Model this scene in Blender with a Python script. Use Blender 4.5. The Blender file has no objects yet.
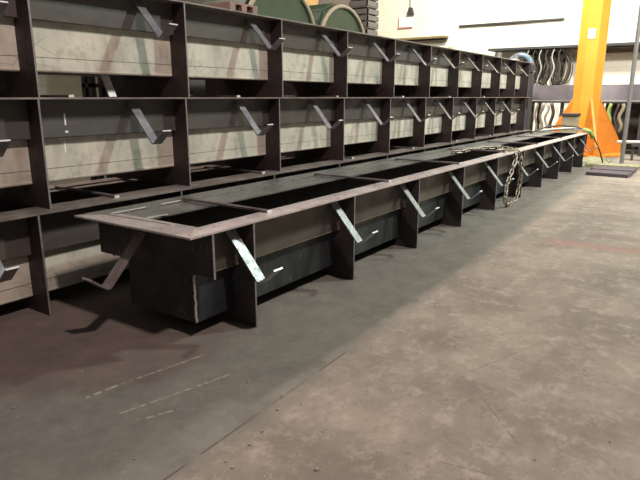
import bpy, bmesh, math, random
from mathutils import Vector, Matrix
random.seed(7)
SC = bpy.context.scene
COL = SC.collection

# ------------------------------------------------------------------ camera
FPX, HY = 570.0, 97.0
PITCH = math.atan((240 - HY) / FPX)
YAW = math.atan(405 / (FPX / math.cos(PITCH)))
F0 = Vector((math.cos(YAW), math.sin(YAW), 0)); RT = Vector((math.sin(YAW), -math.cos(YAW), 0)); UZ = Vector((0, 0, 1))
FW = F0 * math.cos(PITCH) - UZ * math.sin(PITCH); UP = UZ * math.cos(PITCH) + F0 * math.sin(PITCH)
cd = bpy.data.cameras.new('camera'); cam = bpy.data.objects.new('camera', cd); COL.objects.link(cam)
cd.sensor_width = 36; cd.lens = FPX / 640 * 36; cd.clip_end = 200
mw = Matrix(((RT.x, UP.x, -FW.x, 0), (RT.y, UP.y, -FW.y, 0), (RT.z, UP.z, -FW.z, 1.5), (0, 0, 0, 1)))
cam.matrix_world = mw
SC.camera = cam

# ------------------------------------------------------------------ view, world, lamps
SC.view_settings.view_transform = 'Standard'; SC.view_settings.look = 'None'
SC.view_settings.gamma = 1; SC.view_settings.exposure = 0.0
w = bpy.data.worlds.new('hall_air'); SC.world = w; w.use_nodes = True
w.node_tree.nodes['Background'].inputs[0].default_value = (0.95, 0.85, 0.82, 1)
w.node_tree.nodes['Background'].inputs[1].default_value = 0.10

def lamp(name, loc, target, power, color, size):
    l = bpy.data.lights.new(name, 'AREA'); l.shape = 'DISK'; l.size = size; l.energy = power; l.color = color
    o = bpy.data.objects.new(name, l); COL.objects.link(o); o.location = loc
    o.rotation_euler = (Vector(target) - Vector(loc)).to_track_quat('-Z', 'Y').to_euler()
    return o
lamp('high_bay_lamp_green', (8.8, -2.0, 6.6), (5, 3, 0), 400, (0.84, 1.0, 0.90), 0.45)
lamp('high_bay_lamp_warm', (4.5, 8.6, 7.9), (4, 0, 0), 470, (1.0, 0.82, 0.74), 0.5)
lamp('high_bay_lamp_near', (1.5, -2.0, 7.4), (3.5, 3.5, 0.8), 430, (1.0, 0.80, 0.74), 0.5)
lamp('high_bay_lamp_far', (14.5, 5.5, 8.5), (20, 5, 2.5), 1500, (1.0, 0.97, 0.86), 1.2)
lamp('high_bay_lamp_column', (12.0, -1.5, 7.0), (17, 2, 1.0), 1000, (1.0, 0.95, 0.88), 1.0)

# ------------------------------------------------------------------ materials
def mat(name):
    m = bpy.data.materials.new(name); m.use_nodes = True
    return m, m.node_tree, m.node_tree.nodes['Principled BSDF']
def N(t, typ, **kw):
    n = t.nodes.new(typ)
    for k, v in kw.items(): setattr(n, k, v)
    return n
def mixc(t, fac, a, b):
    n = N(t, 'ShaderNodeMix', data_type='RGBA')
    for s, v in ((n.inputs['Factor'], fac), (n.inputs['A'], a), (n.inputs['B'], b)):
        if isinstance(v, (int, float)): s.default_value = v
        elif isinstance(v, tuple): s.default_value = v + (1,)
        else: t.links.new(v, s)
    return n.outputs['Result']
def noise(t, co, scale, detail=4, rough=0.6, lo=0.35, hi=0.65, stretch=None):
    if stretch:
        mp = N(t, 'ShaderNodeMapping'); mp.inputs['Scale'].default_value = stretch; t.links.new(co, mp.inputs[0]); co = mp.outputs[0]
    n = N(t, 'ShaderNodeTexNoise'); n.inputs['Scale'].default_value = scale; n.inputs['Detail'].default_value = detail; n.inputs['Roughness'].default_value = rough
    t.links.new(co, n.inputs['Vector'])
    r = N(t, 'ShaderNodeMapRange'); r.inputs['From Min'].default_value = lo; r.inputs['From Max'].default_value = hi
    t.links.new(n.outputs[0], r.inputs[0]); return r.outputs[0]
def mth(t, op, a, b=None, c=None, clamp=False):
    n = N(t, 'ShaderNodeMath', operation=op, use_clamp=clamp)
    for i, v in enumerate((a, b, c)):
        if v is None: continue
        if isinstance(v, (int, float)): n.inputs[i].default_value = v
        else: t.links.new(v, n.inputs[i])
    return n.outputs[0]
def geo(t): return N(t, 'ShaderNodeNewGeometry').outputs['Position']

def steel(name, base, dark, tint, rough=0.5, metal=0.35, scale=5.0, scratch=None, stretch=None, bump=0.05, spec=0.5):
    m, t, b = mat(name); co = geo(t)
    c = mixc(t, noise(t, co, scale, 5, stretch=stretch), base, dark)
    c = mixc(t, noise(t, co, scale * 0.37, 3, lo=0.48, hi=0.7, stretch=stretch), c, tint)
    if scratch:
        c = mixc(t, mth(t, 'MULTIPLY', noise(t, co, 26, 2, lo=0.66, hi=0.74, stretch=(1, 1, 0.35)), 0.55), c, scratch)
    t.links.new(c, b.inputs['Base Color'])
    b.inputs['Metallic'].default_value = metal
    r = N(t, 'ShaderNodeMapRange'); r.inputs['To Min'].default_value = rough - 0.1; r.inputs['To Max'].default_value = rough + 0.12
    t.links.new(noise(t, co, scale * 2.2, 4), r.inputs[0]); t.links.new(r.outputs[0], b.inputs['Roughness'])
    b.inputs['Specular IOR Level'].default_value = spec
    bp = N(t, 'ShaderNodeBump'); bp.inputs['Strength'].default_value = bump; bp.inputs['Distance'].default_value = 0.01
    t.links.new(noise(t, co, scale * 8, 3), bp.inputs['Height']); t.links.new(bp.outputs[0], b.inputs['Normal'])
    return m
def plain(name, c, rough=0.6, metal=0.0, var=0.15, scale=8):
    m, t, b = mat(name)
    d = tuple(x * (1 - var) for x in c)
    t.links.new(mixc(t, noise(t, geo(t), scale), c, d), b.inputs['Base Color'])
    b.inputs['Roughness'].default_value = rough; b.inputs['Metallic'].default_value = metal
    return m

M = {}
M['rib'] = steel('mill_scale_plate', (.050, .042, .042), (.034, .029, .031), (.065, .050, .047), .55, .2)
M['rib_stack'] = steel('rusty_mill_scale_plate', (.050, .036, .034), (.030, .022, .022), (.070, .045, .040), .6, .15)
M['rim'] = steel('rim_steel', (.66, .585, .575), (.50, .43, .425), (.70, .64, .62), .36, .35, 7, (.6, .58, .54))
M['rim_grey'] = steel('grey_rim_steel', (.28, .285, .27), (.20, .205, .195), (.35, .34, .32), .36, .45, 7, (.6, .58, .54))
M['rim_rust'] = steel('rusty_rim_steel', (.32, .275, .25), (.20, .165, .15), (.40, .36, .33), .42, .4, 7)
M['upper'] = steel('upper_web_steel', (.120, .105, .085), (.085, .075, .065), (.150, .130, .105), .5, .2, 3)
M['upper_stack'] = steel('grey_web_steel', (.115, .102, .086), (.078, .070, .062), (.105, .105, .098), .5, .2, 3, stretch=(.5, .5, 2))
M['lower'] = steel('blue_black_web_steel', (.046, .053, .056), (.028, .032, .038), (.070, .088, .086), .38, .35, 4, (.18, .22, .22), (1.6, 1.6, .5))
M['end'] = steel('dark_end_plate', (.040, .040, .045), (.026, .026, .030), (.055, .052, .055), .5, .25, 6, (.20, .20, .19))
M['strap'] = steel('bright_strap_steel', (.34, .385, .38), (.24, .28, .275), (.40, .39, .39), .4, .45, 14)
M['strap_stack'] = steel('dull_strap_steel', (.26, .26, .285), (.18, .18, .20), (.33, .33, .35), .42, .45, 14)
M['strap_end'] = steel('brown_strap_steel', (.26, .21, .21), (.17, .14, .14), (.32, .28, .27), .5, .3, 14)
M['cut'] = plain('fresh_cut_steel', (.85, .85, .83), .35, .2, .1)
M['weld'] = plain('weld_bead', (.62, .58, .52), .45, .3, .4, 60)
M['edge'] = plain('sawn_edge_steel', (.36, .34, .34), .4, .4, .3, 30)
M['bar'] = steel('bar_steel', (.22, .19, .19), (.13, .11, .11), (.3, .26, .25), .45, .4, 12)
M['chain'] = plain('chain_steel', (.60, .53, .44), .4, .4, .7, 30)
M['black'] = plain('black_rubber', (.03, .03, .032), .6)
M['white'] = plain('white_paint', (.92, .91, .89), .5)

# pale stack web with cracks, drips and a scribed line
def pale():
    m, t, b = mat('pale_web_steel'); co = geo(t)
    c = mixc(t, noise(t, co, 3.2, 4), (.70, .66, .55), (.52, .51, .44))
    c = mixc(t, mth(t, 'MULTIPLY', noise(t, co, 5, 3, lo=.52, hi=.75, stretch=(1, 1, .4)), .7), c, (.36, .29, .24))
    c = mixc(t, mth(t, 'MULTIPLY', noise(t, co, 8, 6, .7, lo=.52, hi=.70), .6), c, (.26, .27, .21))
    v = N(t, 'ShaderNodeTexVoronoi', feature='DISTANCE_TO_EDGE'); v.inputs['Scale'].default_value = 3.3; t.links.new(co, v.inputs['Vector'])
    cr = mth(t, 'LESS_THAN', v.outputs[0], .012)
    cr = mth(t, 'MULTIPLY', cr, noise(t, co, 2.7, 2, lo=.5, hi=.56))
    c = mixc(t, mth(t, 'MULTIPLY', cr, .3), c, (.14, .13, .11))
    t.links.new(c, b.inputs['Base Color']); b.inputs['Roughness'].default_value = .5; b.inputs['Metallic'].default_value = .05
    return m
M['pale'] = pale()

# floor
def floor_mat():
    m, t, b = mat('factory_floor'); co = geo(t)
    sx = N(t, 'ShaderNodeSeparateXYZ'); t.links.new(co, sx.inputs[0]); X, Y = sx.outputs[0], sx.outputs[1]
    c = mixc(t, noise(t, co, 1.3, 6, .65, lo=.4, hi=.6), (.290, .253, .208), (.188, .164, .136))
    c = mixc(t, mth(t, 'MULTIPLY', noise(t, co, 7, 8, .75, lo=.5, hi=.66), .6), c, (.42, .37, .32))
    c = mixc(t, mth(t, 'MULTIPLY', noise(t, co, 20, 5, .7, lo=.53, hi=.68), .6), c, (.18, .15, .13))
    c = mixc(t, mth(t, 'MULTIPLY', noise(t, co, 95, 2, .6, lo=.69, hi=.72), .8), c, (.09, .08, .07))
    c = mixc(t, mth(t, 'MULTIPLY', noise(t, co, 70, 2, .6, lo=.70, hi=.73), .6), c, (.6, .57, .52))
    # greener, smoother band beside the troughs: the stack's warm-lamp shade painted in (edge near Y 1.65)
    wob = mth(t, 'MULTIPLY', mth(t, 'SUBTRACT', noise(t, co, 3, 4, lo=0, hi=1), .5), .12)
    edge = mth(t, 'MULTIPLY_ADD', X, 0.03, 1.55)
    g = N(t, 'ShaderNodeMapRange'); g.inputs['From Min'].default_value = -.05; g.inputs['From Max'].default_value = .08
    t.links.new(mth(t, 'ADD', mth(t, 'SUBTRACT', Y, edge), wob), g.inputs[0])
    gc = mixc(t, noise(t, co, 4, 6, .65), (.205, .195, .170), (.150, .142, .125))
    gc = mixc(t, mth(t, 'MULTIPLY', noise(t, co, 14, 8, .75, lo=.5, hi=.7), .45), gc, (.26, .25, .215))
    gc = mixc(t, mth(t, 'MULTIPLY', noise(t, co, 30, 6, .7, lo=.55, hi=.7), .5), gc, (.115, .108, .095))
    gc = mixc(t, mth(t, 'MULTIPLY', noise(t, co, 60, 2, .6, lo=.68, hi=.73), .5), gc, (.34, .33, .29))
    # reddish patch near the trough ends: green lamp's shade put into the floor colour
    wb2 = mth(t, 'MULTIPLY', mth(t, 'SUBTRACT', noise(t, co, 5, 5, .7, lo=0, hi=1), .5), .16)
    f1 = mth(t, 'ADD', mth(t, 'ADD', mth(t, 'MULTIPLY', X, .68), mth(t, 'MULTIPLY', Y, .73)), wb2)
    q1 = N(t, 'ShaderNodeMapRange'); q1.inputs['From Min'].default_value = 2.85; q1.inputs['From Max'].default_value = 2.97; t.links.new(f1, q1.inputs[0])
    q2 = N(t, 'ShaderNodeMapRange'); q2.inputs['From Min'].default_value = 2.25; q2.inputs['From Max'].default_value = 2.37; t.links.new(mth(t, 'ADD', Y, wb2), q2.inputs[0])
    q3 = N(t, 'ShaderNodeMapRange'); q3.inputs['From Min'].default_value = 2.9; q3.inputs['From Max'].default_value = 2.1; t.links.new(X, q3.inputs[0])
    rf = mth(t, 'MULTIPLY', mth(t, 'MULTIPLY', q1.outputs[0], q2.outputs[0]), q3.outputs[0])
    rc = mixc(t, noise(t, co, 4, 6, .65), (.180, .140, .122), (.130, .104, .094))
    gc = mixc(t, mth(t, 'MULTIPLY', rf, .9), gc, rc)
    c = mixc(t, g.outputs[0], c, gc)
    def seg(p0, p1, wd, soft, col, amt, c, broken=None):
        d = (p1[0] - p0[0], p1[1] - p0[1]); L = math.hypot(*d); ux, uy = d[0] / L, d[1] / L
        rx = mth(t, 'SUBTRACT', X, p0[0]); ry = mth(t, 'SUBTRACT', Y, p0[1])
        al = mth(t, 'ADD', mth(t, 'MULTIPLY', rx, ux), mth(t, 'MULTIPLY', ry, uy))
        ac = mth(t, 'ABSOLUTE', mth(t, 'ADD', mth(t, 'MULTIPLY', rx, -uy), mth(t, 'MULTIPLY', ry, ux)))
        over = mth(t, 'MAXIMUM', mth(t, 'MAXIMUM', mth(t, 'MULTIPLY', al, -1), mth(t, 'SUBTRACT', al, L)), mth(t, 'SUBTRACT', ac, wd))
        f = N(t, 'ShaderNodeMapRange'); f.inputs['From Min'].default_value = soft; f.inputs['From Max'].default_value = 0
        t.links.new(over, f.inputs[0]); f = f.outputs[0]
        if broken: f = mth(t, 'MULTIPLY', f, noise(t, co, broken, 4, .7, lo=.42, hi=.56))
        return mixc(t, mth(t, 'MULTIPLY', f, amt), c, col)
    c = seg((.2, 1.63), (2.75, 1.68), .003, .006, (.07, .06, .055), .8, c, 7)
    for p0, p1, wd in (((1.5, 2.49), (1.66, 2.47), .012), ((1.66, 2.47), (2.2, 2.36), .005), ((1.5, 2.22), (2.10, 2.06), .005), ((1.55, 2.08), (1.66, 2.03), .006)):
        c = seg(p0, p1, wd * .6, .007, (.50, .48, .42), .6, c, 30)
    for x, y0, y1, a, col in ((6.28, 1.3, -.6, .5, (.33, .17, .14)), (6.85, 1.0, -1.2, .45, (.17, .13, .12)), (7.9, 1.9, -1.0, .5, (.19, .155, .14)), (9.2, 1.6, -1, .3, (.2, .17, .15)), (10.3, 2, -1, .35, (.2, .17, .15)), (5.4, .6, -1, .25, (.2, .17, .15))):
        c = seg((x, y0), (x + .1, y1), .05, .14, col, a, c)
    for p0, p1 in (((2.95, .95), (3.5, .75)), ((2.75, .9), (2.35, .55)), ((2.0, .95), (2.1, .4)), ((3.9, .3), (4.3, .1)), ((3.3, 1.2), (3.6, .9))):
        c = seg(p0, p1, .002, .006, (.13, .11, .10), .6, c, 12)
    t.links.new(c, b.inputs['Base Color'])
    b.inputs['Roughness'].default_value = .72; b.inputs['Specular IOR Level'].default_value = .3
    bp = N(t, 'ShaderNodeBump'); bp.inputs['Strength'].default_value = .25; bp.inputs['Distance'].default_value = .006
    t.links.new(noise(t, co, 18, 6, .7, 0, 1), bp.inputs['Height']); t.links.new(bp.outputs[0], b.inputs['Normal'])
    return m
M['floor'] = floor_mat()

def brick(name, c1, c2, mort, vertical='x', bw=.45, bh=.22, rough=.8):
    m, t, b = mat(name); co = geo(t)
    s = N(t, 'ShaderNodeSeparateXYZ'); t.links.new(co, s.inputs[0]); cb = N(t, 'ShaderNodeCombineXYZ')
    t.links.new(s.outputs[0 if vertical == 'x' else 1], cb.inputs[0]); t.links.new(s.outputs[2], cb.inputs[1])
    br = N(t, 'ShaderNodeTexBrick'); t.links.new(cb.outputs[0], br.inputs['Vector'])
    br.inputs['Scale'].default_value = 1; br.inputs['Brick Width'].default_value = bw; br.inputs['Row Height'].default_value = bh
    br.inputs['Mortar Size'].default_value = .008; br.inputs['Color1'].default_value = c1 + (1,); br.inputs['Color2'].default_value = c2 + (1,); br.inputs['Mortar'].default_value = mort + (1,)
    t.links.new(mixc(t, mth(t, 'MULTIPLY', noise(t, co, 1.5, 5, lo=.5, hi=.7), .3), br.outputs[0], mort), b.inputs['Base Color'])
    b.inputs['Roughness'].default_value = rough
    return m
M['wall_far'] = brick('painted_block_wall', (.86, .83, .70), (.82, .79, .66), (.72, .69, .56), 'y')
M['wall_left'] = brick('cream_brick_wall', (.52, .50, .38), (.47, .45, .35), (.38, .36, .28), 'x', .45, .22)
def yellow():
    m, t, b = mat('safety_yellow_paint'); co = geo(t)
    c = mixc(t, noise(t, co, 1.2, 4), (.80, .40, .055), (.74, .34, .04))
    t.links.new(mixc(t, mth(t, 'MULTIPLY', noise(t, co, 6, 5, lo=.6, hi=.7), .35), c, (.60, .26, .03)), b.inputs['Base Color'])
    b.inputs['Roughness'].default_value = .38
    return m
M['yellow'] = yellow()
M['orange'] = plain('orange_paint', (.75, .27, .03), .45, 0, .2, 4)
M['beam'] = steel('grey_beam_paint', (.21, .19, .23), (.17, .155, .18), (.25, .235, .25), .5, .1, 2)
M['dark'] = plain('dark_grey_paint', (.055, .055, .062), .5)
M['greypost'] = plain('grey_post_paint', (.20, .20, .19), .5)
M['green'] = plain('dark_green_paint', (.050, .088, .050), .4, 0, .3, 3)
M['greenpanel'] = plain('grey_green_panel', (.17, .19, .16), .6)
M['wood'] = plain('reddish_timber', (.34, .22, .18), .7, 0, .3, 12)
M['tan'] = plain('tan_metal', (.46, .40, .28), .6)
M['tan_orange'] = plain('lamp_lit_orange', (.85, .48, .18), .5)  # canvas tint with the orange lamp light put into the colour
M['rustyrail'] = plain('brown_rail', (.30, .22, .10), .6, .2, .3)
M['cable'] = plain('brown_cable', (.075, .06, .05), .55)
M['silver'] = plain('silver_sling', (.62, .62, .60), .4, .3, .3, 20)
M['blue'] = plain('blue_grey_paint', (.13, .19, .24), .4)
M['red'] = plain('red_paint', (.60, .22, .18), .5)
M['bluegrey_floorplate'] = plain('violet_grey_plate', (.115, .10, .125), .5, .2, .3)
M['hose'] = plain('pale_hose', (.55, .56, .50), .45)
M['lime'] = plain('lime_cloth', (.30, .42, .12), .7)
M['sack'] = plain('olive_sacking', (.33, .33, .20), .9, 0, .4, 20)
M['seam'] = plain('olive_seam', (.20, .19, .10), .7, 0, .5, 30)
M['stone'] = plain('crumb_grit', (.42, .38, .33), .9, 0, .5, 90)

# ------------------------------------------------------------------ mesh helpers
class MB:
    def __init__(s): s.bm = bmesh.new()
    def box(s, x0, x1, y0, y1, z0, z1, bev=0.0, rot=None, piv=None):
        r = bmesh.ops.create_cube(s.bm, size=1)['verts']
        for v in r: v.co = Vector(((x0 + x1) / 2 + v.co.x * (x1 - x0), (y0 + y1) / 2 + v.co.y * (y1 - y0), (z0 + z1) / 2 + v.co.z * (z1 - z0)))
        if bev:
            e = list({e for v in r for e in v.link_edges})
            o = bmesh.ops.bevel(s.bm, geom=e, offset=bev, segments=1, affect='EDGES', profile=.5)
            r = list({v for f in o['faces'] for v in f.verts} | {v for v in r if v.is_valid})
        if rot:
            p = Vector(piv or ((x0 + x1) / 2, (y0 + y1) / 2, (z0 + z1) / 2)); R = rot if isinstance(rot, Matrix) else Matrix.Rotation(rot, 3, 'Z')
            for v in r: v.co = p + R @ (v.co - p)
        return s
    def prism(s, pts, axis, a, b):
        """polygon pts (2D) extruded along an axis from a to b; axis x: pts=(y,z); y: (x,z); z: (x,y)"""
        def P(p, h): return {'x': (h, p[0], p[1]), 'y': (p[0], h, p[1]), 'z': (p[0], p[1], h)}[axis]
        A = [s.bm.verts.new(P(p, a)) for p in pts]; B = [s.bm.verts.new(P(p, b)) for p in pts]
        n = len(pts); s.bm.faces.new(A[::-1]); s.bm.faces.new(B)
        for i in range(n): s.bm.faces.new((A[i], A[(i + 1) % n], B[(i + 1) % n], B[i]))
        return s
    def tube(s, pts, r, seg=8, closed=False, taper=None):
        pts = [Vector(p) for p in pts]; n = len(pts); rings = []
        up = None
        for i, p in enumerate(pts):
            if closed: d = pts[(i + 1) % n] - pts[i - 1]
            else: d = pts[min(i + 1, n - 1)] - pts[max(i - 1, 0)]
            d.normalize()
            if up is None: up = Vector((0, 0, 1)) if abs(d.z) < .9 else Vector((1, 0, 0))
            u = up - d * up.dot(d)
            if u.length < 1e-5: u = d.orthogonal()
            u.normalize(); up = u; v = d.cross(u)
            rr = r if taper is None else r * (1 + (taper - 1) * i / (n - 1))
            rings.append([s.bm.verts.new(p + (u * math.cos(2 * math.pi * k / seg) + v * math.sin(2 * math.pi * k / seg)) * rr) for k in range(seg)])
        m = n if closed else n - 1
        for i in range(m):
            A, B = rings[i], rings[(i + 1) % n]
            for k in range(seg): s.bm.faces.new((A[k], A[(k + 1) % seg], B[(k + 1) % seg], B[k]))
        if not closed: s.bm.faces.new(rings[0][::-1]); s.bm.faces.new(rings[-1])
        return s
    def strip(s, prof, w0, w1, th, axis='x'):
        """flat bar bent along profile (2D pts), width w0..w1 along axis, thickness th"""
        n = len(prof); pr = [Vector(p) for p in prof]; off = []
        for i in range(n):
            d = pr[min(i + 1, n - 1)] - pr[max(i - 1, 0)]; d.normalize(); nn = Vector((-d.y, d.x))
            if 0 < i < n - 1:
                d1 = (pr[i] - pr[i - 1]).normalized(); k = max(.5, abs(d1.dot(d))); nn = nn / k
            off.append(nn * th / 2)
        a = [pr[i] + off[i] for i in range(n)] + [pr[i] - off[i] for i in range(n - 1, -1, -1)]
        def P(p, h): return (h, p[0], p[1]) if axis == 'x' else (p[0], h, p[1])
        A = [s.bm.verts.new(P(p, w0)) for p in a]; B = [s.bm.verts.new(P(p, w1)) for p in a]
        L = len(a)
        for i in range(L): s.bm.faces.new((A[i], A[(i + 1) % L], B[(i + 1) % L], B[i]))
        for i in range(n - 1):
            j = L - 1 - i
            s.bm.faces.new((A[i], A[i + 1], A[j - 1], A[j])); s.bm.faces.new((B[i], B[j], B[j - 1], B[i + 1]))
        return s
    def build(s, name, m, parent=None, smooth=False, loc=(0, 0, 0)):
        bmesh.ops.recalc_face_normals(s.bm, faces=s.bm.faces)
        me = bpy.data.meshes.new(name)
        loc = Vector(loc)
        if loc.length: bmesh.ops.translate(s.bm, verts=s.bm.verts, vec=-loc)
        s.bm.to_mesh(me); s.bm.free()
        for mm in (m if isinstance(m, (list, tuple)) else [m]): me.materials.append(mm)
        if smooth:
            for p in me.polygons: p.use_smooth = True
        o = bpy.data.objects.new(name, me); COL.objects.link(o)
        if parent: o.parent = parent; o.location = loc - Vector(parent.location) if parent.parent is None else loc
        else: o.location = loc
        return o
def tag(o, label=None, cat=None, group=None, kind=None):
    if label: o['label'] = label
    if cat: o['category'] = cat
    if group: o['group'] = group
    if kind: o['kind'] = kind
    return o
def empty(name, loc, label, cat, group=None):
    o = bpy.data.objects.new(name, None); COL.objects.link(o); o.location = loc; o.empty_display_size = .1
    return tag(o, label, cat, group)
def copy_child(o, parent, dx):
    c = o.copy(); COL.objects.link(c); c.parent = parent; c.location = o.location + Vector(dx)
    for ch in o.children:
        g = ch.copy(); COL.objects.link(g); g.parent = c
    return c

# ------------------------------------------------------------------ setting
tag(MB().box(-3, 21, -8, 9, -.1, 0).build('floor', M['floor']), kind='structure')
tag(MB().box(21, 21.2, -8, 9, 0, 9).build('wall_far', M['wall_far']), kind='structure')
tag(MB().box(21, 21.2, 9, 13.5, 0, 9).build('wall_far', M['wall_far']), kind='structure')
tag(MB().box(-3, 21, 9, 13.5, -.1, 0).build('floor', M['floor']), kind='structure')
tag(MB().box(-3, 21.2, 13.5, 13.7, 0, 9).build('wall_left', M['wall_left']), kind='structure')

# ------------------------------------------------------------------ steel trough frames
W = 1.12; HWS = .041
def trough(label, y0, zb, zt, xa, xb, ribs, straps, front, braces, group=None, dk=0.0, dl=0.0, ds=0.0):
    """rim y0..y0+W, foot level zb, rim top zt; ribs, straps, braces are lists of x"""
    rib0, strap0, brace0 = ribs[0], straps[0], braces[0]
    root = empty('steel_trough_frame', (xa, y0 + W / 2, zb), label, 'trough frame', group)
    rt = .012; y1 = y0 + W; fw = .17 if front else .26; bw = .45 if front else .26; ew = .22
    rim = M['rim'] if front else M['rim_rust']
    zr = zt - rt
    MB().prism([(xa, y0), (xb, y0), (xb - ew, y0 + fw), (xa + ew, y0 + fw)], 'z', zr, zt).build('rim_plate', rim, root)
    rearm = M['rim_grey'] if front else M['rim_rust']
    rw = .16
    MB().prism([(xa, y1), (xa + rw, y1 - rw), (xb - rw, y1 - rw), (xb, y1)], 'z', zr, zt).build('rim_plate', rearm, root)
    MB().prism([(xa, y0 + .001), (xa + ew, y0 + fw + .001), (xa + ew, y1 - rw - .06), (xa, y1 - .001)], 'z', zr, zt).build('rim_plate', rim, root)
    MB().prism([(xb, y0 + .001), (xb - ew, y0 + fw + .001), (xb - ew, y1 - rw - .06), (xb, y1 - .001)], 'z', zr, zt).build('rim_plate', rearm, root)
    MB().box(xa + ew + .002, xb - ew - .002, y1 - bw, y1 - rw - .004, zr - .012, zt - .012).build('rim_ledge', rearm, root)
    # webs
    zk = zt - .295 + dk; zlo = zt - .622 + dl
    yu, yl, yr = y0 + .145, y0 + .195, y0 + .835
    t = .008
    up = M['upper'] if front else M['upper_stack']; lo = M['lower'] if front else M['pale']
    xi = xa + .175
    yu2 = y1 - .12
    MB().box(xi + .012, xb - xi + xa - .012, yu, yu + t, zk - .01, zr).build('upper_web', up, root)
    MB().box(xi + .012, xb - xi + xa - .012, yu2 - t, yu2, zk - .01, zr).build('upper_web', up, root)
    MB().box(xi + .02, xb - xi + xa - .02, yl, yl + t, zlo, zk).build('lower_web', lo, root)
    MB().box(xi + .02, xb - xi + xa - .02, yr - t, yr, zlo, zk).build('lower_web', lo, root)
    m = MB(); m.box(xi + .03, xb - xi + xa - .03, yu + t, yl + t, zk - .008, zk); m.box(xi + .03, xb - xi + xa - .03, yr - t, yu2 - t, zk - .008, zk)
    m.build('web_step', M['rib'], root)
    MB().box(xi + .03, xb - xi + xa - .03, yl + t, yr - t, zlo, zlo + .008).build('bottom_plate', M['rib'], root)
    if not front:   # scribed line low on the pale web and drawn corner fold
        MB().box(xi + .02, xb - xi + xa - .02, yl - .0015, yl + .001, zlo + .092, zlo + .0955).build('scribed_line', M['bar'], root)
        MB().tube([(xi + .02, yl + .012, zlo + .008), (xb - xi + xa - .02, yl + .012, zlo + .008)], .015, 8).build('folded_edge', lo, root, True)
    # ends
    for s, xe in ((1, xa), (-1, xb)):
        x1 = xe + s * .175; x2 = x1 + s * .012
        MB().box(min(x1, x2), max(x1, x2), y0 + .004, y1 - .004, zk + .005, zr).build('end_plate', M['end'], root)
        x1 = xe + s * .19; x2 = x1 + s * .01
        MB().box(min(x1, x2), max(x1, x2), yl, yr, zlo, zk + .01).build('end_plate', M['end'], root)
        if front and s == 1:
            wd = MB(); zz = zlo
            pts = []
            for k in range(26):
                pts.append((x1 - .002 + random.uniform(-.003, .003), yl - .002 + random.uniform(-.003, .003), zlo + .003 + k * (zk - zlo - .006) / 25))
            wd.tube(pts, .0085, 6).build('weld_bead', M['weld'], root, True)
            MB().box(xa + .172, xa + .1875, y0 + .001, y0 + .0045, zk + .002, zr).build('sawn_edge', M['edge'], root)
    # thin seam of weld under the upper web
    MB().tube([(xi + .03, yu - .001, zk - .010), (xb - xi + xa - .03, yu - .001, zk - .010)], .004, 6).build('weld_seam', M['seam'] if front else M['rib'], root, True)
    # ribs: one U-shaped plate cradling the box
    yc0, yc1 = yl - .0005, yr + .0005
    def rib_mesh(x):
        m = MB()
        pts = [(y0 + .003, zb), (y1 - .003, zb), (y1 - .003, zr), (yu2 + .0005, zr), (yu2 + .0005, zk - .0105), (yc1, zk - .0105), (yc1, zlo - .0005), (yc0, zlo - .0005), (yc0, zk - .0105), (yu - .0005, zk - .0105), (yu - .0005, zr), (y0 + .003, zr)]
        return m.prism(pts, 'x', x - .006, x + .006)
    first = None
    for x in ribs:
        if first is None:
            first = rib_mesh(x).build('rib', M['rib'] if front else M['rib_stack'], root, loc=(x, y0, zb))
            MB().box(x - .0065, x + .0065, y0, y0 + .003, zb + .003, zr - .002).build('sawn_edge', M['edge'], first, loc=(0, 0, 0))
            e = first.children[0]
            e.parent = first
            for v in e.data.vertices: v.co -= Vector((x, y0, zb))
            e.location = (0, 0, 0)
        else: copy_child(first, root, (x - rib0, 0, 0))
    # anchor straps
    sm = M['strap'] if front else M['strap_stack']
    def strap_prof():
        a = Vector((y0 + .142, zt - .03)); e = Vector((y0 - .14, zt - .362 + ds)); l = Vector((y0 - .268, zt - .252 + ds * .6))
        d1 = (a - e).normalized(); d2 = (l - e).normalized(); o = [a]
        for k in range(6):
            f = k / 5; o.append(e + d1 * .024 * (1 - f) ** 2 + d2 * .024 * f ** 2)
        o.append(l); return [tuple(q) for q in o]
    first = None
    for x in straps:
        if first is None:
            pf = strap_prof()
            first = MB().strip(pf, x - HWS, x + HWS, .010).build('anchor_strap', sm, root, loc=(x, y0, zt))
            q = Vector(pf[-1]); d = (q - Vector(pf[-2])).normalized(); nn = Vector((-d.y, d.x)) * .0055
            cut = MB().prism([tuple(q + nn), tuple(q - nn), tuple(q - nn + d * .003), tuple(q + nn + d * .003)], 'x', x - HWS - .0005, x + HWS + .0005).build('cut_end', M['cut'], first)
            for v in cut.data.vertices: v.co -= Vector((x, y0, zt))
            cut.location = (0, 0, 0); cut['label'] = 'bright freshly cut end face'
        else: copy_child(first, root, (x - strap0, 0, 0))
    # cross braces lying over the opening
    first = None
    for x in braces:
        if first is None:
            first = MB().box(x - .02, x + .02, y0 + .10, y1 - .15, zt + .001, zt + .018, .002, rot=-.03).build('cross_brace', M['bar'], root, loc=(x, y0, zt))
            c = MB().box(x - .021, x + .021, y0 + .094, y0 + .10, zt + .001, zt + .019, rot=-.03, piv=(x, y0 + W / 2, zt)).build('cut_end', M['cut'], first)
            for v in c.data.vertices: v.co -= Vector((x, y0, zt))
            c.location = (0, 0, 0)
        else: copy_child(first, root, (x - brace0, 0, 0))
    return root

FR = trough('long dark steel trough frame lying alone on the floor in front of the stack', 2.375, 0, .727, 2.155, 14.0, [2.70, 3.95, 5.19, 6.41, 7.65, 8.88, 10.1, 11.32, 12.5, 13.6], [2.605 + 1.21 * i for i in range(10)], True, [2.985 + 1.77 * i for i in range(6)])
root = FR
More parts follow.
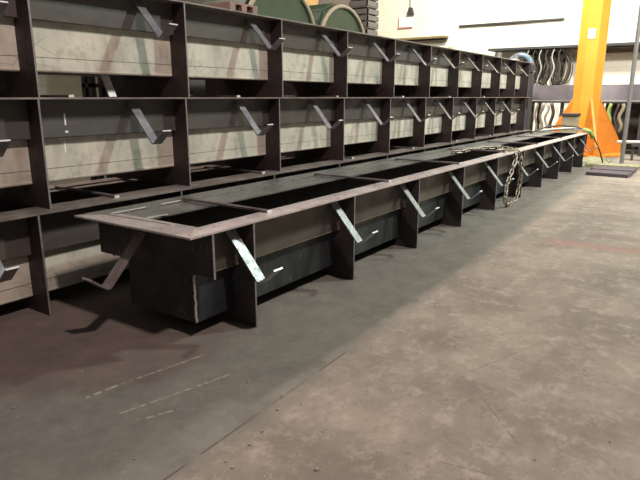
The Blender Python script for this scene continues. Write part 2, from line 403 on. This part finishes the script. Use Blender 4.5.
# end strap on the near end plate of the front trough
e0 = MB(); xa = 2.155
pr_ = []
a = Vector((xa + .175, .64)); e = Vector((xa - .13, .335)); l = Vector((xa - .25, .43))
d1 = (a - e).normalized(); d2 = (l - e).normalized(); pr_.append(tuple(a))
for k in range(6):
    f = k / 5; pr_.append(tuple(e + d1 * .03 * (1 - f) ** 2 + d2 * .03 * f ** 2))
pr_.append(tuple(l))
# strip in XZ plane, width along Y
e0.strip(pr_, 2.98, 3.07, .010, axis='y')
es = e0.build('anchor_strap', M['strap_end'], root); es['label'] = 'brown steel strap bent outward from the near end plate'
q = Vector(pr_[-1]); MB().prism([(q.x - .003, q.y - .006), (q.x, q.y - .006), (q.x, q.y + .006), (q.x - .003, q.y + .006)], 'y', 2.979, 3.071).build('cut_end', M['cut'], es).location = (0, 0, 0)
for ch in es.children: ch.location = (0, 0, 0)
# weld runs on the rim of the front trough
def weldrun(p0, p1, z, parent):
    p0, p1 = Vector(p0), Vector(p1); n = 14; m = MB()
    pts = [tuple(p0.lerp(p1, k / n) + Vector((random.uniform(-.003, .003), random.uniform(-.003, .003)))) + (z,) for k in range(n + 1)]
    m.tube(pts, .0065, 5).build('weld_bead', M['weld'], parent, True)
weldrun((2.30, 3.36), (2.33, 2.72), .728, root); weldrun((2.33, 3.34), (2.62, 3.335), .728, root); weldrun((2.75, 3.335), (2.95, 3.335), .728, root)
weldrun((2.40, 3.07), (2.56, 3.035), .717, root); weldrun((2.19, 2.41), (2.35, 2.53), .728, root)

stk = 'trough frames stacked three high behind the single one'
STK = []
SX = 14.3
R1 = [-.4, .88, 2.18, 3.52, 4.82, 6.08, 7.31, 8.5, 9.67, 10.83, 11.92, 12.97, 14.0]
R2 = [-.4, .88, 2.17, 3.48, 4.76, 6.02, 7.22, 8.38, 9.5, 10.65, 11.75, 12.85, 13.95]
R3 = [-.43, .78, 2.03, 3.30, 4.56, 5.8, 7.02, 8.24, 9.4, 10.55, 11.7, 12.8, 13.9]
BR = [.72 + 1.77 * i for i in range(8)]
STK.append(trough('steel trough frame at the bottom of the three-high stack, standing on the floor', 3.71, 0, .735, -.6, SX, R3, [.42, 1.68] + [2.91 + 1.22 * i for i in range(9)], False, [.97 + 1.77 * i for i in range(8)], stk))
STK.append(trough('steel trough frame in the middle of the stack, level with the grey beam', 3.79, .735, 1.497, -.6, SX, R2, [.55, 1.77, 3.02, 4.28, 5.52, 6.74, 7.92, 9.1, 10.25, 11.35, 12.45], False, BR, stk, .025, .025))
STK.append(trough('steel trough frame on top of the three-high stack, its rim against the wall', 3.79, 1.497, 2.268, -.6, SX, R1, [.60, 1.86, 3.15, 4.48, 5.71, 6.88, 8.04, 9.15, 10.29, 11.35, 12.4, 13.4], False, BR, stk, .05, .03, .03))

for (x, y, z0, z1, wd) in ((2.436, 3.9335, 1.30, 1.385, .006), (2.44, 3.9335, 1.245, 1.262, .012)):  # thin white marks on the middle trough's webs
    o = MB().box(x - wd, x + wd, y - .001, y + .002, z0, z1).build('white_mark', M['white'], STK[1]); o['label'] = 'thin white mark'
o = MB().box(2.438, 2.452, 3.9835, 3.9865, 1.10, 1.19).build('white_mark', M['white'], STK[1]); o['label'] = 'thin white mark'
o = MB().box(2.40, 2.49, 3.9835, 3.9865, 1.20, 1.207).build('white_mark', M['white'], STK[1]); o['label'] = 'white cross stroke'
# ------------------------------------------------------------------ chain over the front trough
def chain_path():
    P = [(7.75, 3.10), (7.95, 2.98), (8.2, 3.02), (8.45, 2.90), (8.62, 2.98), (8.8, 2.86), (9.0, 2.74), (8.85, 2.62), (8.7, 2.50), (8.62, 2.42)]
    pts = [Vector((x, y, .742)) for x, y in P]
    pts += [Vector((8.60, 2.36, .72)), Vector((8.62, 2.345, .6)), Vector((8.64, 2.34, .4)), Vector((8.6, 2.34, .2)), Vector((8.5, 2.33, .07)), Vector((8.35, 2.32, .022)), Vector((8.0, 2.31, .022)), Vector((7.86, 2.31, .10)), Vector((7.95, 2.33, .3)), Vector((8.2, 2.34, .5)), Vector((8.38, 2.345, .68)), Vector((8.4, 2.37, .742)), Vector((8.45, 2.5, .742)), Vector((8.3, 2.62, .742))]
    return pts
cp = chain_path()
dense = []
for a, b in zip(cp[:-1], cp[1:]):
    n = max(2, int((b - a).length / .01))
    dense += [a.lerp(b, k / n) for k in range(n)]
for _ in range(12):
    dense = [dense[0]] + [(dense[i - 1] + dense[i] + dense[i + 1]) / 3 for i in range(1, len(dense) - 1)] + [dense[-1]]
ch = empty('lifting_chain', (8.3, 2.5, .73), 'steel lifting chain draped over the rim and hanging down in a loop to the floor', 'chain')
mm = MB()
L, Wd, r = .056, .023, .010
lp = []
for k in range(16):
    a_ = 2 * math.pi * k / 16; lp.append((math.copysign(L - Wd, math.cos(a_)) * (1 if abs(math.cos(a_)) > .05 else 0) + Wd * math.cos(a_), Wd * math.sin(a_), 0))
mm.tube(lp, r, 6, closed=True)
link0 = mm.build('chain_link', M['chain'], ch, True)
acc = 0; idx = 0; step = .078
last = dense[0]; used = False; nl = 0
for i in range(1, len(dense)):
    acc += (dense[i] - dense[i - 1]).length
    if acc >= step and nl < 98:
        acc = 0; j = min(i + 3, len(dense) - 1)
        d = (dense[j] - dense[max(i - 4, 0)]).normalized()
        o = link0 if not used else link0.copy()
        if used: COL.objects.link(o); o.parent = ch
        used = True
        q = d.to_track_quat('X', 'Z').to_matrix().to_4x4() @ Matrix.Rotation((math.pi / 4) * (1 if nl % 2 else -1), 4, 'X')
        o.matrix_local = Matrix.Translation(dense[i] - Vector(ch.location)) @ q
        nl += 1

# ------------------------------------------------------------------ crane column
cx, cy = 16.95, 3.04
col = empty('crane_column', (cx, cy, 0), 'tall yellow crane column with triangular foot gussets behind the front trough', 'column')
AZ = math.atan2(cy, cx); Rr = .36
m = MB()
pts = [(cx + Rr * math.cos(math.pi / 8 + AZ + k * math.pi / 4), cy + Rr * math.sin(math.pi / 8 + AZ + k * math.pi / 4)) for k in range(8)]
m.prism(pts, 'z', .06, 8.0).build('shaft', M['yellow'], col)
MB().prism([(cx + 1.1 * math.cos(k * math.pi / 4 + .39), cy + 1.1 * math.sin(k * math.pi / 4 + .39)) for k in range(8)], 'z', 0, .05).build('base_plate', M['orange'], col)
for k in range(4):
    an = AZ + math.pi + .35 + k * math.pi / 2
    m = MB(); m.prism([(.33, .05), (1.02, .05), (1.02, .24), (.33, 1.45)], 'y', -.02, .02)
    m.prism([(1.02, .05), (1.035, .05), (1.035, .255), (.345, 1.475), (.33, 1.45), (1.02, .24)], 'y', -.03, .03)
    o = m.build('gusset', M['orange'], col); o.location = (0, 0, 0); o.rotation_euler = (0, 0, an)
def on_cam(px, py, dist_x):
    d = FW * FPX + RT * (px - 320) - UP * (py - 240); return Vector((0, 0, 1.5)) + d * (dist_x / d.x)
lp_ = on_cam(591.5, 33.5, 16.6)
o = MB().box(-.004, .004, -.085, .085, -.12, .12).build('label_plate', M['white'], None); o.parent = col
dirc = Vector((-math.cos(AZ), -math.sin(AZ), 0)); o.location = dirc * (Rr * math.cos(math.pi / 8) + .005) + Vector((0, 0, lp_.z)) + Vector((math.sin(AZ), -math.cos(AZ), 0)) * -.04; o.rotation_euler = (0, 0, AZ); o['label'] = 'small white plate on the yellow shaft'
# junction box on a stand by the column
jb = empty('switch_box', (15.9, 3.0, 0), 'tan upright box with dark cap just left of the yellow column', 'box')
MB().box(15.75, 16.05, 2.99, 3.35, 0.35, 1.02, .01).build('body', M['tan'], jb)
MB().box(15.73, 16.07, 2.97, 3.37, 1.02, 1.10, .01).build('cap', M['cable'], jb)
MB().box(15.82, 15.98, 3.08, 3.26, 0, .35).build('stand', M['dark'], jb)

# ------------------------------------------------------------------ grey beam bench in the back
by = 18.3
bn = empty('beam_rack', (by, 4.0, 0), 'long grey channel beam on legs running behind the yellow column', 'rack')
m = MB(); m.prism([(by, 1.40), (by + .3, 1.40), (by + .3, 1.44), (by + .05, 1.44), (by + .05, 1.80), (by + .3, 1.80), (by + .3, 1.84), (by, 1.84)], 'y', 1.0, 7.0)
m.build('channel_beam', M['beam'], bn)
MB().box(by - .02, by + .32, 1.0, 7.0, 1.33, 1.39).build('lower_rail', M['dark'], bn)
MB().box(by - .025, by - .02, 1.0, 7.0, 1.372, 1.392).build('edge_trim', M['edge'], bn)
for y in (1.6, 2.6, 3.9, 4.55, 4.75, 5.6, 6.6): MB().box(by + .06, by + .16, y, y + .09, 0, 1.33).build('leg', M['dark'], bn)
tag(MB().box(18.75, 18.8, 1.0, 3.0, .02, 1.36, .005).build('backing_board', M['cable']), 'dark board standing under the grey beam right of the yellow column', 'board')
# slings hanging below the beam, each its own
gS = 'slings hanging below the grey beam'
k = 0
for y in [4.02 + .15 * i for i in range(9)] + [2.33, 2.45, 2.62, 2.75]:
    x = by - .075; ln = random.uniform(.75, 1.05); wv = random.uniform(.02, .05); k += 1
    mt = [M['silver'], M['white'], M['cable'], M['silver']][k % 4] if y > 3 else [M['lime'], M['silver'], M['tan'], M['cable']][k % 4]
    pts = [(x, y + wv * math.sin(j * .9 + k), 1.32 - ln * j / 10) for j in range(11)]
    o = MB().tube(pts, [.045, .03, .05, .035][k % 4], 7).build('hanging_sling', mt, None, True, loc=(x, y, 1.32))
    tag(o, '%s %s sling from the %s column, hanging below the grey beam' % (['first', 'second', 'third', 'fourth', 'fifth', 'sixth', 'seventh', 'eighth', 'ninth'][k - 1] if y > 3 else ['fourth', 'third', 'second', 'first'][k - 10], {M['silver']: 'silver', M['white']: 'white', M['cable']: 'dark', M['lime']: 'lime', M['tan']: 'tan'}[mt], 'left of the yellow' if y > 3 else 'right of the yellow'), 'sling', gS)
# wall rails
tag(MB().box(20.9, 21, 4.7, 8.3, 3.97, 4.02).build('wall_rail', M['dark']), 'thin upper dark rail on the white wall left of the column', 'rail')
tag(MB().box(20.15, 21, 1.5, 6.9, 3.03, 3.10).build('wall_rail', M['dark']), 'dark rail on the white wall just above the coiled cables', 'rail')
tag(MB().box(20.85, 21, 1.5, 3.9, 2.86, 2.94).build('wall_rail', M['wood']), 'brown rail below the dark one right of the column', 'rail')
tag(MB().box(20.7, 21, 8.7, 12.2, 3.60, 3.68, .01).build('wall_rail', M['rustyrail']), 'brown rail with dark underside low on the wall above the top trough', 'rail')
tag(MB().box(20.8, 21, 8.75, 11.2, 3.50, 3.57, .01).build('cable_tray', M['cable']), 'dark cable tray under the brown rail on the white wall', 'cable tray')
sg = empty('wall_sign', (20.97, 10.4, 4.1), 'small white sign with red lower edge on the far wall', 'sign')
MB().box(20.96, 21, 10.2, 10.75, 4.1, 4.45).build('panel', M['white'], sg)
MB().box(20.95, 20.995, 10.18, 10.80, 4.05, 4.09).build('border', M['red'], sg)
MB().box(20.955, 20.998, 10.76, 10.78, 4.1, 4.45).build('border', M['red'], sg)
hk = empty('pull_switch', (20.9, 10.25, 4.5), 'small dark pendant fitting on a cord above the white sign', 'switch')
MB().prism([(10.12, 4.52), (10.38, 4.52), (10.3, 4.78), (10.2, 4.78)], 'x', 20.85, 21).build('body', M['dark'], hk)
MB().tube([(20.93, 10.28, 4.78), (20.93, 10.32, 6.5)], .012, 6).build('cord', M['dark'], hk)
# coils of cable hanging off the rail
gC = 'coiled cables hung on the wall rail'
for i, (y, z, R_, mt) in enumerate(((5.6, 2.48, .44, 'cable'), (5.35, 2.40, .40, 'cable'), (5.1, 2.42, .47, 'cable'), (4.92, 2.36, .54, 'cable'), (4.68, 2.42, .46, 'cable'), (4.45, 2.38, .42, 'cable'))):
    x = 20.78 - (i % 3) * .19; m = MB()
    for j in range(6):
        rp, rq = random.uniform(.55, 1.0), random.uniform(-.05, .05)
        pts = [(x + .02 * j + .01 * math.sin(3 * a + j), y + R_ * .62 * rp * math.cos(a) + rq, z + (R_ * (.75 + .25 * rp) + .06) * math.sin(a)) for a in [2 * math.pi * q / 24 for q in range(24)]]
        m.tube(pts, .017, 5, closed=True)
    m.tube([(x, y, z + R_), (x, y, 3.04)], .018, 5)
    o = m.build('cable_coil', M[mt], None, True, loc=(x, y, z - R_))
    tag(o, ['coil of brown cable on the wall rail, leftmost of the row', 'second coil of brown cable from the left on the wall rail', 'third coil of brown cable from the left on the wall rail', 'largest coil of brown cable on the wall rail, fourth from the left', 'fifth coil of brown cable from the left, near the yellow column', 'coil of brown cable on the wall rail closest to the yellow column'][i], 'cable coil', gC)
# coil-side slings between
for i in range(7):
    y = 4.55 + i * .2; x = 20.22
    pts = [(x, y + .05 * math.sin(j), 2.98 - 1.1 * j / 9) for j in range(10)]
    o = MB().tube([(x, y, 3.04)] + pts, .022, 6).build('hanging_strap', M['silver' if i % 2 else 'cable'], None, True, loc=(x, y, 2))
    tag(o, '%s %s strap from the right hanging in front of the coiled cables' % (['first', 'second', 'third', 'fourth', 'fifth', 'sixth', 'seventh'][i], 'pale' if i % 2 else 'dark'), 'strap', 'straps hanging in front of the coils')
# blue arch and grey blocks behind the end of the stack
ar = empty('pipe_bend', (17.5, 5.2, 1.8), 'blue-grey arched pipe bend just behind the far end of the stack', 'pipe')
MB().tube([(17.6, 5.05 + .32 * math.cos(a), 2.35 + .32 * math.sin(a)) for a in [math.pi * q / 14 for q in range(15)]], .085, 10).build('bend', M['blue'], ar, True)
MB().box(17.45, 17.75, 4.62, 5.48, 2.2, 2.35).build('flange', M['dark'], ar)
MB().box(17.5, 17.7, 4.65, 4.85, 0, 2.2).build('leg', M['dark'], ar); MB().box(17.5, 17.7, 5.25, 5.45, 0, 2.2).build('leg', M['dark'], ar)
for i, (px, lab, mt) in enumerate(((495, 'grey motor housing behind the stack, left of the blue pipe bend', 'greypost'), (447, 'small yellowish valve body peeking over the top trough rim', 'tan'), (511, 'pale grey housing next to the blue pipe bend', 'edge'))):
    p = on_cam(px, (58, 52, 60)[i], 17.0 - i * .3)
    r0 = empty('machine_housing', (p.x, p.y, 0), lab, 'machine')
    MB().box(p.x - .15, p.x + .15, p.y - .2, p.y + .2, p.z - .25, p.z + .02, .03).build('body', M[mt], r0)
    MB().tube([(p.x, p.y - .12, p.z - .02), (p.x, p.y - .12, p.z + .14)], .07, 10).build('cap', M[mt], r0)
    MB().box(p.x - .08, p.x + .08, p.y - .08, p.y + .08, 0, p.z - .25).build('pedestal', M['dark'], r0)

# ------------------------------------------------------------------ right edge
tag(MB().tube([(14.58, 1.73, 0), (14.58, 1.73, 5.5)], .045, 10).build('grey_pole', M['greypost'], loc=(14.58, 1.73, 0)), 'slim grey upright pole standing right of the yellow column', 'pole')
cb = empty('dark_cabinet', (17.3, 1.2, 0), 'dark grey cabinet at the right edge behind the grey pole', 'cabinet')
MB().box(17.1, 17.8, .6, 1.75, .35, 1.55, .02).build('body', M['dark'], cb)
MB().box(17.08, 17.1, .68, 1.68, .42, 1.48, .005).build('door', M['dark'], cb)
MB().box(17.14, 17.2, .65, .72, 0, .35).build('leg', M['black'], cb); MB().box(17.14, 17.2, 1.62, 1.69, 0, .35).build('leg', M['black'], cb)
MB().box(17.1, 17.8, .62, 1.7, 1.55, 1.66, .04).build('wrapping', M['silver'], cb)
tag(MB().tube([(16.0, 2.05, .42), (15.8, 1.3, .45), (15.6, .6, .45)], .035, 8).build('white_pipe', M['white'], None, True, loc=(15.8, 1.3, .3)), 'white pipe lying level across behind the grey pole', 'pipe')
tr = empty('trestle', (15.75, 1.25, 0), 'low dark trestle carrying the white pipe', 'trestle')
MB().box(15.7, 15.9, .8, 1.7, .34, .38).build('top_bar', M['dark'], tr)
for y in (.82, 1.64): MB().box(15.76, 15.84, y, y + .05, 0, .34).build('leg', M['dark'], tr)
# plates on the floor
for i, (x0, x1, y0, y1, z) in enumerate(((12.25, 12.75, 1.05, 2.05, 0), (12.95, 13.5, 1.15, 2.1, 0), (13.75, 14.2, 1.1, 2.35, 0))):
    tag(MB().box(x0, x1, max(y0, 1.3), y1, z + .001, z + .07, .008, rot=-.06 + .05 * i).build('floor_plank', M['bluegrey_floorplate'] if i < 2 else M['sack'], loc=(x0, y0, z)),
        ['violet grey steel plank on the floor past the trough end, nearest the camera', 'violet grey steel plank on the floor, middle one past the trough end', 'olive plank on the floor just before the column base'][i], 'plank')
def rag(x, y, sx, sy, name, label, m, h=.08):
    mb = MB(); bmesh.ops.create_grid(mb.bm, x_segments=14, y_segments=14, size=1)
    for v in mb.bm.verts:
        rr = max(abs(v.co.x), abs(v.co.y)); hz = h * (1 - rr ** 3) * (.5 + .5 * abs(math.sin(5 * v.co.x + 3 * math.cos(4 * v.co.y)))) + .012
        v.co = Vector((x + v.co.x * sx * (1 + .08 * math.sin(9 * v.co.y)), y + v.co.y * sy * (1 + .1 * math.sin(7 * v.co.x)), hz))
    e = bmesh.ops.extrude_face_region(mb.bm, geom=mb.bm.faces[:])
    for v in [g for g in e['geom'] if isinstance(g, bmesh.types.BMVert)]: v.co.z -= .01
    return tag(mb.build(name, m, None, True, loc=(x, y, 0)), label, 'cloth')
rag(14.9, 2.35, .35, .32, 'crumpled_sacking', 'crumpled olive sacking on the floor at the foot of the yellow column', M['sack'], .12)
# hose arching over the far end of the front trough
tag(MB().tube([(13.4, 3.35, .76), (13.7, 3.0, .80), (13.85, 2.75, .82), (13.9, 2.55, .80), (13.92, 2.40, .765)], .03, 8).build('pale_hose', M['hose'], None, True, loc=(13.7, 2.9, .74)), 'pale hose curving over the far end of the front trough', 'hose')
tag(MB().tube([(12.9, 3.36, .742), (13.3, 3.15, .86), (13.6, 2.9, .89), (13.85, 2.62, .86), (13.98, 2.30, .70), (14.25, 2.15, .30), (14.5, 2.1, .03)], .018, 8).build('dark_hose', M['cable'], None, True, loc=(13.5, 2.9, .74)), 'thin dark hose looping over the trough end and down to the floor', 'hose')
tag(MB().tube([(13.86, 2.47, .80), (13.93, 2.35, .76), (13.99, 2.28, .62)], .045, 8).build('green_sleeve', M['lime'], None, True, loc=(13.9, 2.35, .7)), 'green cloth sleeve hanging on the far corner of the front trough', 'cloth')

# ------------------------------------------------------------------ behind the stack: green machines, crates, shelving
def machine(px, yb, R_, lab):
    c = Vector((px, yb, 0)); rt_ = empty('green_machine', (px, yb, 0), lab, 'machine')
    m = MB(); pts = [(R_ * 1.05, 0), (R_ * 1.05, .3), (R_, .55), (R_ * .8, .82), (R_ * .45, .98), (-R_ * .45, .98), (-R_ * .8, .82), (-R_, .55), (-R_ * 1.05, .3), (-R_ * 1.05, 0)]
    m.prism([(px + p[0], 2.25 + p[1] * .85) for p in pts], 'y', yb - .5, yb + .5)
    bmesh.ops.bevel(m.bm, geom=m.bm.edges[:], offset=.05, segments=2, affect='EDGES')
    m.build('hood', M['green'], rt_)
    MB().tube([(px + R_ * 1.02 * math.cos(a), yb - .52, 2.35 + R_ * .95 * math.sin(a)) for a in [math.pi * q / 16 for q in range(17)]], .035, 8).build('rim_band', M['tan'], rt_, True)
    MB().box(px - R_, px + R_, yb - .45, yb + .45, 1.9, 2.25, .02).build('bed', M['dark'], rt_)
    for s in (-1, 1): MB().box(px + s * R_ * .8 - .08, px + s * R_ * .8 + .08, yb - .35, yb + .35, 0, 1.9).build('leg', M['dark'], rt_)
machine(7.38, 6.3, .86, 'rounded dark green machine hood over the stack, the left one')
machine(9.14, 6.3, .74, 'rounded dark green machine hood over the stack, the right one')
def pallet(x, y, z, lab, ht=.14):
    r0 = empty('timber_pallet', (x, y, z), lab, 'pallet', 'timber pallets piled behind the stack')
    MB().box(x - .27, x + .27, y - .28, y + .28, z + ht - .025, z + ht).build('deck', M['wood'], r0)
    for s in (-.22, 0, .22): MB().box(x + s - .05, x + s + .05, y - .28, y + .28, z, z + ht - .025).build('bearer', M['wood'], r0)
rk = empty('dark_shelving', (4.4, 5.9, 0), 'dark steel shelving behind the stack, left of the green hoods', 'shelving')
for x in (3.75, 3.95, 4.3, 4.9):
    for y in (5.5, 5.62): MB().box(x, x + .05, y, y + .06, 0, 2.1).build('upright', M['dark'], rk)
for z in (.5, 1.2, 1.60): MB().box(3.75, 4.96, 5.5, 5.68, z, z + .04).build('shelf', M['dark'], rk)
MB().box(4.1, 4.96, 5.68, 5.70, 0, 2.08).build('back_panel', M['dark'], rk)
pst = empty('dark_stand', (6.13, 5.75, 0), 'dark stand behind the stack carrying the timber pallets', 'stand')
MB().box(5.86, 6.42, 5.45, 6.05, 2.36, 2.42).build('top', M['dark'], pst)
for x in (5.88, 6.34):
    for y in (5.47, 5.97): MB().box(x, x + .06, y, y + .06, 0, 2.36).build('leg', M['dark'], pst)
pallet(6.13, 5.75, 2.425, 'reddish timber pallet behind the stack, the lower one'); pallet(6.15, 5.75, 2.57, 'reddish timber pallet behind the stack, the upper one')
for i in range(9):
    z = i * .42
    r0 = empty('grey_crate', (11.0, 6.9, z), ['grey slatted crate at the floor', 'grey slatted crate second from the floor', 'grey slatted crate third from the floor', 'grey slatted crate fourth from the floor', 'grey slatted crate fifth from the floor', 'grey slatted crate sixth from the floor', 'grey slatted crate seventh from the floor', 'grey slatted crate second from the top', 'grey slatted crate topmost'][i] + ' in the tall pile right of the green hoods', 'crate', 'grey crates piled beside the green hoods')
    m = MB(); x0, x1, y0, y1 = 11.2 + .03 * (i % 2), 11.66 + .03 * (i % 2), 6.5, 6.95
    for q in range(3):
        zz = z + .03 + q * .13; m.box(x0, x1, y0, y0 + .025, zz, zz + .10); m.box(x0, x1, y1 - .025, y1, zz, zz + .10); m.box(x0, x0 + .025, y0, y1, zz, zz + .10); m.box(x1 - .025, x1, y0, y1, zz, zz + .10)
    m.box(x0, x1, y0, y1, z, z + .02); m.build('slats', M['greypost'], r0)
    m = MB()
    for a in (x0 + .03, x1 - .09):
        for c_ in (y0 + .03, y1 - .09): m.box(a, a + .06, c_, c_ + .06, z + .02, z + .419)
    m.build('corner_posts', M['greypost'], r0)
tag(MB().box(5.35, 5.85, 5.75, 5.8, 0, 1.95, .01).build('welding_screen', M['greenpanel']), 'grey green screen standing upright behind the stack', 'screen')
tag(MB().box(8.2, 16.2, 9.3, 9.4, 0, 6.5, .01).build('dark_partition', M['cable']), 'tall dark partition behind the green hoods and crates', 'partition')
tag(MB().prism([(10.15, 2.4), (10.6, 2.4), (10.8, 3.9), (9.9, 3.9)], 'y', 7.45, 7.5).build('lamp_lit_canvas', M['tan_orange'], loc=(10.5, 7.5, 2.4)), 'lamp-lit orange canvas standing up between the two green hoods', 'board')
tag(MB().box(10.1, 10.9, 7.4, 8.0, 0, 2.4, .02).build('dark_plinth', M['dark']), 'dark plinth under the lamp-lit orange canvas', 'plinth')
tag(MB().strip([(4.12, 1.50), (4.17, 1.60), (4.22, 1.70)], 2.96, 3.03, .012).build('white_offcut', M['white'], loc=(2.9, 4.1, 1.5)), 'white steel offcut leaning inside the opening under the top trough', 'offcut')

# ------------------------------------------------------------------ small grit on the floor
gr = MB(); bmesh.ops.create_icosphere(gr.bm, subdivisions=1, radius=1)
for v in gr.bm.verts: v.co *= random.uniform(.7, 1.25); v.co.z *= .55
base = None
def on_floor(px, py):
    d = FW * FPX + RT * (px - 320) - UP * (py - 240); return Vector((0, 0, 1.5)) + d * (-1.5 / d.z)
spots = [(278, 410, .010), (282, 397, .007), (317, 470, .011), (301, 404, .005), (283, 395, .006), (436, 306, .007), (399, 287, .006), (584, 370, .006), (552, 388, .005), (535, 460, .006), (322, 432, .006), (330, 380, .006), (350, 366, .006), (373, 330, .006), (408, 320, .006), (450, 345, .005), (135, 459, .006), (82, 372, .006), (127, 354, .005), (13, 408, .006), (48, 449, .005), (240, 392, .006), (248, 382, .006), (500, 410, .005), (610, 442, .006), (250, 445, .008), (262, 432, .007), (232, 468, .007), (226, 462, .006), (480, 300, .006), (384, 376, .006), (408, 360, .005)]
for (px, py, r) in spots:
    p = on_floor(px, py)
    if base is None: base = gr.build('grit_crumb', M['stone']); o = base
    else: o = base.copy(); COL.objects.link(o)
    o.location = (p.x, p.y, r * .45); o.scale = (r * random.uniform(.8, 1.4), r, r); o.rotation_euler = (0, 0, random.uniform(0, 6))
    tag(o, 'tiny crumb of grit lying on the workshop floor', 'grit', 'crumbs of grit on the floor')
